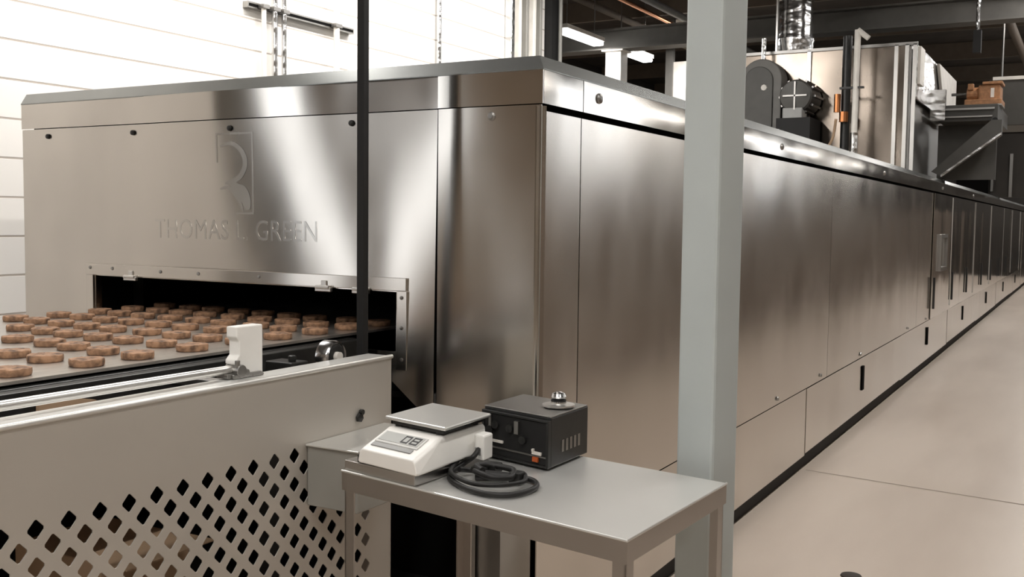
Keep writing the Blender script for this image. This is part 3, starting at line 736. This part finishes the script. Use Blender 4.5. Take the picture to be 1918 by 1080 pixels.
obj('side_bracket', B().box(12.0, 12.06, 1.45, 1.60, 2.62, 2.95), GALV, bh)
obj('top_trim', B().box(XB-.03, XB, 1.6, 3.6, 3.28, 3.31), DULL, bh)
# belt guard, rounded at the top
bgd = thing('belt_guard', 'dark grey belt guard with rounded top on the housing front, beside the big column', 'guard', (10.8, 3.05, 2.0))
def stadium(yc, hw_, z0, ztop, n=16):
    return [(yc-hw_, z0), (yc+hw_, z0)]+[(yc+hw_*cos(pi*i/n), ztop-hw_+hw_*sin(pi*i/n)) for i in range(n+1)]
obj('guard_rim', B().prism([(10.72, y, z) for y, z in stadium(3.09, .215, 2.003, 3.20)], (.25, 0, 0)), BEAMP, bgd, bevel=.01)
obj('guard_face', B().prism([(10.70, y, z) for y, z in stadium(3.11, .15, 2.003, 3.12)], (.03, 0, 0)), PLATF, bgd, bevel=.006)
obj('guard_bolt', B().lathe((10.70, 3.05, 2.90), (-1, 0, 0), [(.034, 0), (.03, .012), (0, .014)], 8), WHITEW, bgd)
obj('lifting_stud', B().cyl((10.8, 3.09, 3.19), (10.8, 3.09, 3.42), .022, 10), GALV, bgd)
# blower
bl = thing('blower_motor', 'dark round blower motor beside the belt guard on the oven top', 'motor', (10.8, 2.66, 2.0))
obj('motor_body', B().cyl((10.55, 2.68, 2.78), (10.95, 2.68, 2.78), .165, 24), BLACKP, bl, smooth=True)
fins = B()
for q in range(12):
    a = 2*pi*q/12; fins.box(-.01, .01, .15, .185, 0, .34, lambda x_, y_, z_: (10.6+z_, 2.68+cos(a)*y_-sin(a)*x_, 2.78+sin(a)*y_+cos(a)*x_))
obj('cooling_fin', fins, DULL, bl)
obj('terminal_box', B().box(10.5, 10.7, 2.60, 2.80, 2.55, 2.66), GREYP, bl, bevel=.01)
obj('fan_cover', B().lathe((10.55, 2.68, 2.78), (-1, 0, 0), [(.165, 0), (.15, .03), (.05, .045), (0, .045)], 24), PLATF, bl, smooth=True)
obj('cover_rib', B().box(10.495, 10.515, 2.672, 2.688, 2.64, 2.92).box(10.495, 10.515, 2.56, 2.80, 2.772, 2.788), DULL, bl)
obj('motor_base', B().box(10.5, 10.95, 2.52, 2.86, 2.003, 2.56), BLACK, bl)
obj('base_strut', B().cyl((10.48, 2.84, 2.44), (10.48, 2.60, 2.05), .022, 8), TUBE, bl)
# duct up to the roof
dk = thing('exhaust_duct', 'shiny round metal duct rising from the housing to the ceiling', 'duct', (11.5, 2.95, 3.28))
obj('duct_pipe', B().lathe((11.5, 2.95, 3.315), (0, 0, 1), [(.19, 0), (.185, .04), (.185, .60), (.20, .61), (.20, .66), (.185, .67), (.185, 1.43)], 32), GALV, dk, smooth=True)
obj('duct_collar', B().lathe((11.5, 2.95, 3.315), (0, 0, 1), [(.23, 0), (.23, .03), (.19, .05), (.205, .16), (.205, .19), (.19, .2)], 32), GALV, dk, smooth=True)
obj('duct_seam', B().box(11.27, 11.31, 3.08, 3.10, 3.33, 4.7), TUBE, dk)
# vent pipe with hook top, gas line, cable
vp = thing('vent_pipe', 'thin white upright pipe with hooked top beside the housing front', 'pipe', (10.6, 1.98, 2.0))
obj('pipe', B().cyl((10.6, 2.11, 2.35), (10.6, 2.105, 3.40), .030, 12).cyl((10.6, 2.105, 3.40), (10.6, 2.0, 3.31), .026, 10), WHITEC, vp, smooth=True)
obj('pipe_sleeve', B().cyl((10.6, 2.11, 2.19), (10.6, 2.11, 2.40), .036, 12), GALV, vp, smooth=True)
obj('pipe_base', B().cyl((10.6, 2.11, 2.003), (10.6, 2.11, 2.19), .03, 12), BLACKP, vp, smooth=True)
obj('pipe_clamp', B().box(10.58, 10.62, 2.03, 2.26, 2.83, 2.85), BLACKP, vp)
gv_ = thing('gas_line', 'black upright pipe with copper valve in front of the housing', 'pipe', (10.8, 2.26, 2.0))
obj('pipe', B().cyl((10.8, 2.24, 2.003), (10.8, 2.24, 3.38), .045, 14), BLACKP, gv_, smooth=True)
obj('copper_valve', B().cyl((10.74, 2.31, 2.62), (10.74, 2.31, 2.80), .034, 10).cyl((10.72, 2.24, 2.52), (10.72, 2.24, 2.62), .045, 10), BRASS, gv_)
cbp = smooth_path([(10.7, 2.31, 2.55), (10.7, 2.34, 2.35), (10.65, 2.42, 2.2), (10.45, 2.45, 2.08), (10.4, 2.44, 2.016)], 8)
o = obj('cable', B().tube(cbp, .014, 8), CARD, smooth=True); tag(o, 'thin tan cable hanging from the copper valve down to the oven top', 'cable')

# platform that carries the gear motor on the aisle side
pl = thing('service_platform', 'dark grey bracket platform jutting over the aisle behind the housing', 'platform', (12.4, 1.3, 2.0))
obj('plate_box', B().box(12.2, 13.6, .95, 1.54, 2.62, 2.80), PLATF, pl, bevel=.01)
obj('back_plate', B().box(12.6, 12.64, .98, 1.585, 2.01, 2.62), PLATF, pl)
obj('diagonal_brace', B().prism([(12.1, 1.58, 2.08), (12.1, 1.48, 2.03), (12.1, .90, 2.46), (12.1, .90, 2.62), (12.1, 1.0, 2.62)], (.12, 0, 0)), PLATF, pl)
obj('brace_edge', B().box(0, 1, -.012, .012, -.012, .012, lambda a, b_, c_: (12.09+b_, 1.48-.58*a, 2.035+.44*a+c_)), GALV, pl)
obj('rail', B().box(12.15, 12.19, .98, 1.54, 2.74, 2.76).box(12.15, 12.19, 1.0, 1.6, 2.66, 2.675), DULL, pl)
obj('platform_bolt', B().cyl((12.13, 1.52, 2.64), (12.2, 1.52, 2.64), .03, 8).cyl((12.13, .97, 2.62), (12.2, .97, 2.62), .03, 8), BLACK, pl)
gm = thing('gear_motor', 'orange brown gear motor on the dark platform at upper right', 'motor', (12.5, 1.12, 2.80))
obj('motor_housing', B().box(12.4, 12.75, .95, 1.17, 2.83, 3.03), GEAR, gm, bevel=.02)
obj('gearbox', B().box(12.35, 12.8, .93, 1.30, 2.81, 2.87).cyl((12.5, 1.17, 2.94), (12.5, 1.29, 2.94), .075, 16).box(12.42, 12.5, 1.22, 1.28, 2.98, 3.05), GEAR, gm, bevel=.008)
obj('motor_lid', B().box(12.38, 12.72, .93, 1.13, 3.03, 3.06), GEAR, gm, bevel=.006)
obj('name_plate', B().box(12.396, 12.40, 1.01, 1.045, 2.89, 2.99), WHITEW, gm)
obj('shaft', B().cyl((12.5, 1.28, 2.95), (12.5, 1.45, 2.945), .016, 10), GALV, gm)
obj('motor_foot', B().box(12.35, 12.8, .93, 1.30, 2.80, 2.815), DULL, gm)
ec = thing('hanging_cabinet', 'dark grey box hanging behind the gear motor with pale edge', 'cabinet', (15, .9, 2.2))
obj('cabinet_body', B().box(14, 15, .62, 1.20, 2.72, 3.28), PLATF, ec, bevel=.01)
for yy in (.7, 1.1): obj('hanger', B().cyl((14.5, yy, 3.28), (14.5, yy, 4.75), .012, 8), DULL, ec)
obj('top_edge', B().box(13.97, 14, .62, 1.16, 3.27, 3.31), WHITEC, ec)
obj('side_edge', B().box(13.96, 14, .60, .68, 2.72, 3.2), WHITEW, ec)
hl = thing('hanging_bracket', 'short dark bracket hanging from the ceiling above the gear motor', 'bracket', (12.5, 1.2, 3.6))
obj('drop_rod', B().cyl((12.3, 1.19, 3.42), (12.3, 1.19, 4.74), .022, 10), GALV, hl)
obj('clevis', B().box(12.26, 12.34, 1.15, 1.23, 3.36, 3.6), BLACK, hl)
ar = thing('arched_machine', 'dark far machine with a round black opening on top of the oven', 'machine', (20, 2, 2.0))
obj('machine_face', B().box(20, 20.2, .7, 2.35, 2.003, 3.1), FARW, ar)
obj('round_opening', B().prism([(19.95, y, z) for y, z in stadium(1.92, .26, 2.003, 2.62)], (.06, 0, 0)), VOID, ar)
obj('machine_rib', B().box(19.93, 20, 1.28, 1.33, 2.003, 2.75).box(19.93, 20, 1.58, 1.62, 2.1, 2.6), DULL, ar)
# small dark cap lying on the floor at the frame's lower edge
o = obj('floor_cap', B().lathe((4.48, .842, 0), (0, 0, 1), [(.045, 0), (.042, .006), (.03, .010), (0, .011)], 20), DRAIN, smooth=True)
tag(o, 'small dark round cap on the concrete floor at the lower picture edge', 'cap')

# ------------------------------------------------------------------ camera and world
f, yaw, pit, rol = 1932.8, .512458, .0662965, -.0121167
fw = Vector((cos(yaw)*cos(pit), sin(yaw)*cos(pit), -sin(pit))); r0 = Vector((sin(yaw), -cos(yaw), 0)); d0 = fw.cross(r0)
rt = cos(rol)*r0+sin(rol)*d0; dn = -sin(rol)*r0+cos(rol)*d0
cd = bpy.data.cameras.new('camera'); cam = bpy.data.objects.new('camera', cd); COL.objects.link(cam)
M = Matrix((rt, -dn, -fw)).transposed().to_4x4(); M.translation = (0, 0, 1.5)
cam.matrix_world = M; cd.sensor_width = 36; cd.lens = f/1918*36; cd.clip_end = 120
sc.camera = cam
sc.cycles.sample_clamp_indirect = 6
w = bpy.data.worlds.new('hall'); sc.world = w; w.use_nodes = True
w.node_tree.nodes['Background'].inputs[0].default_value = (1, .95, .88, 1); w.node_tree.nodes['Background'].inputs[1].default_value = .15
vs = sc.view_settings
vs.view_transform = 'Standard'; vs.look = 'None'; vs.exposure = .6; vs.gamma = 1
vs.use_curve_mapping = False
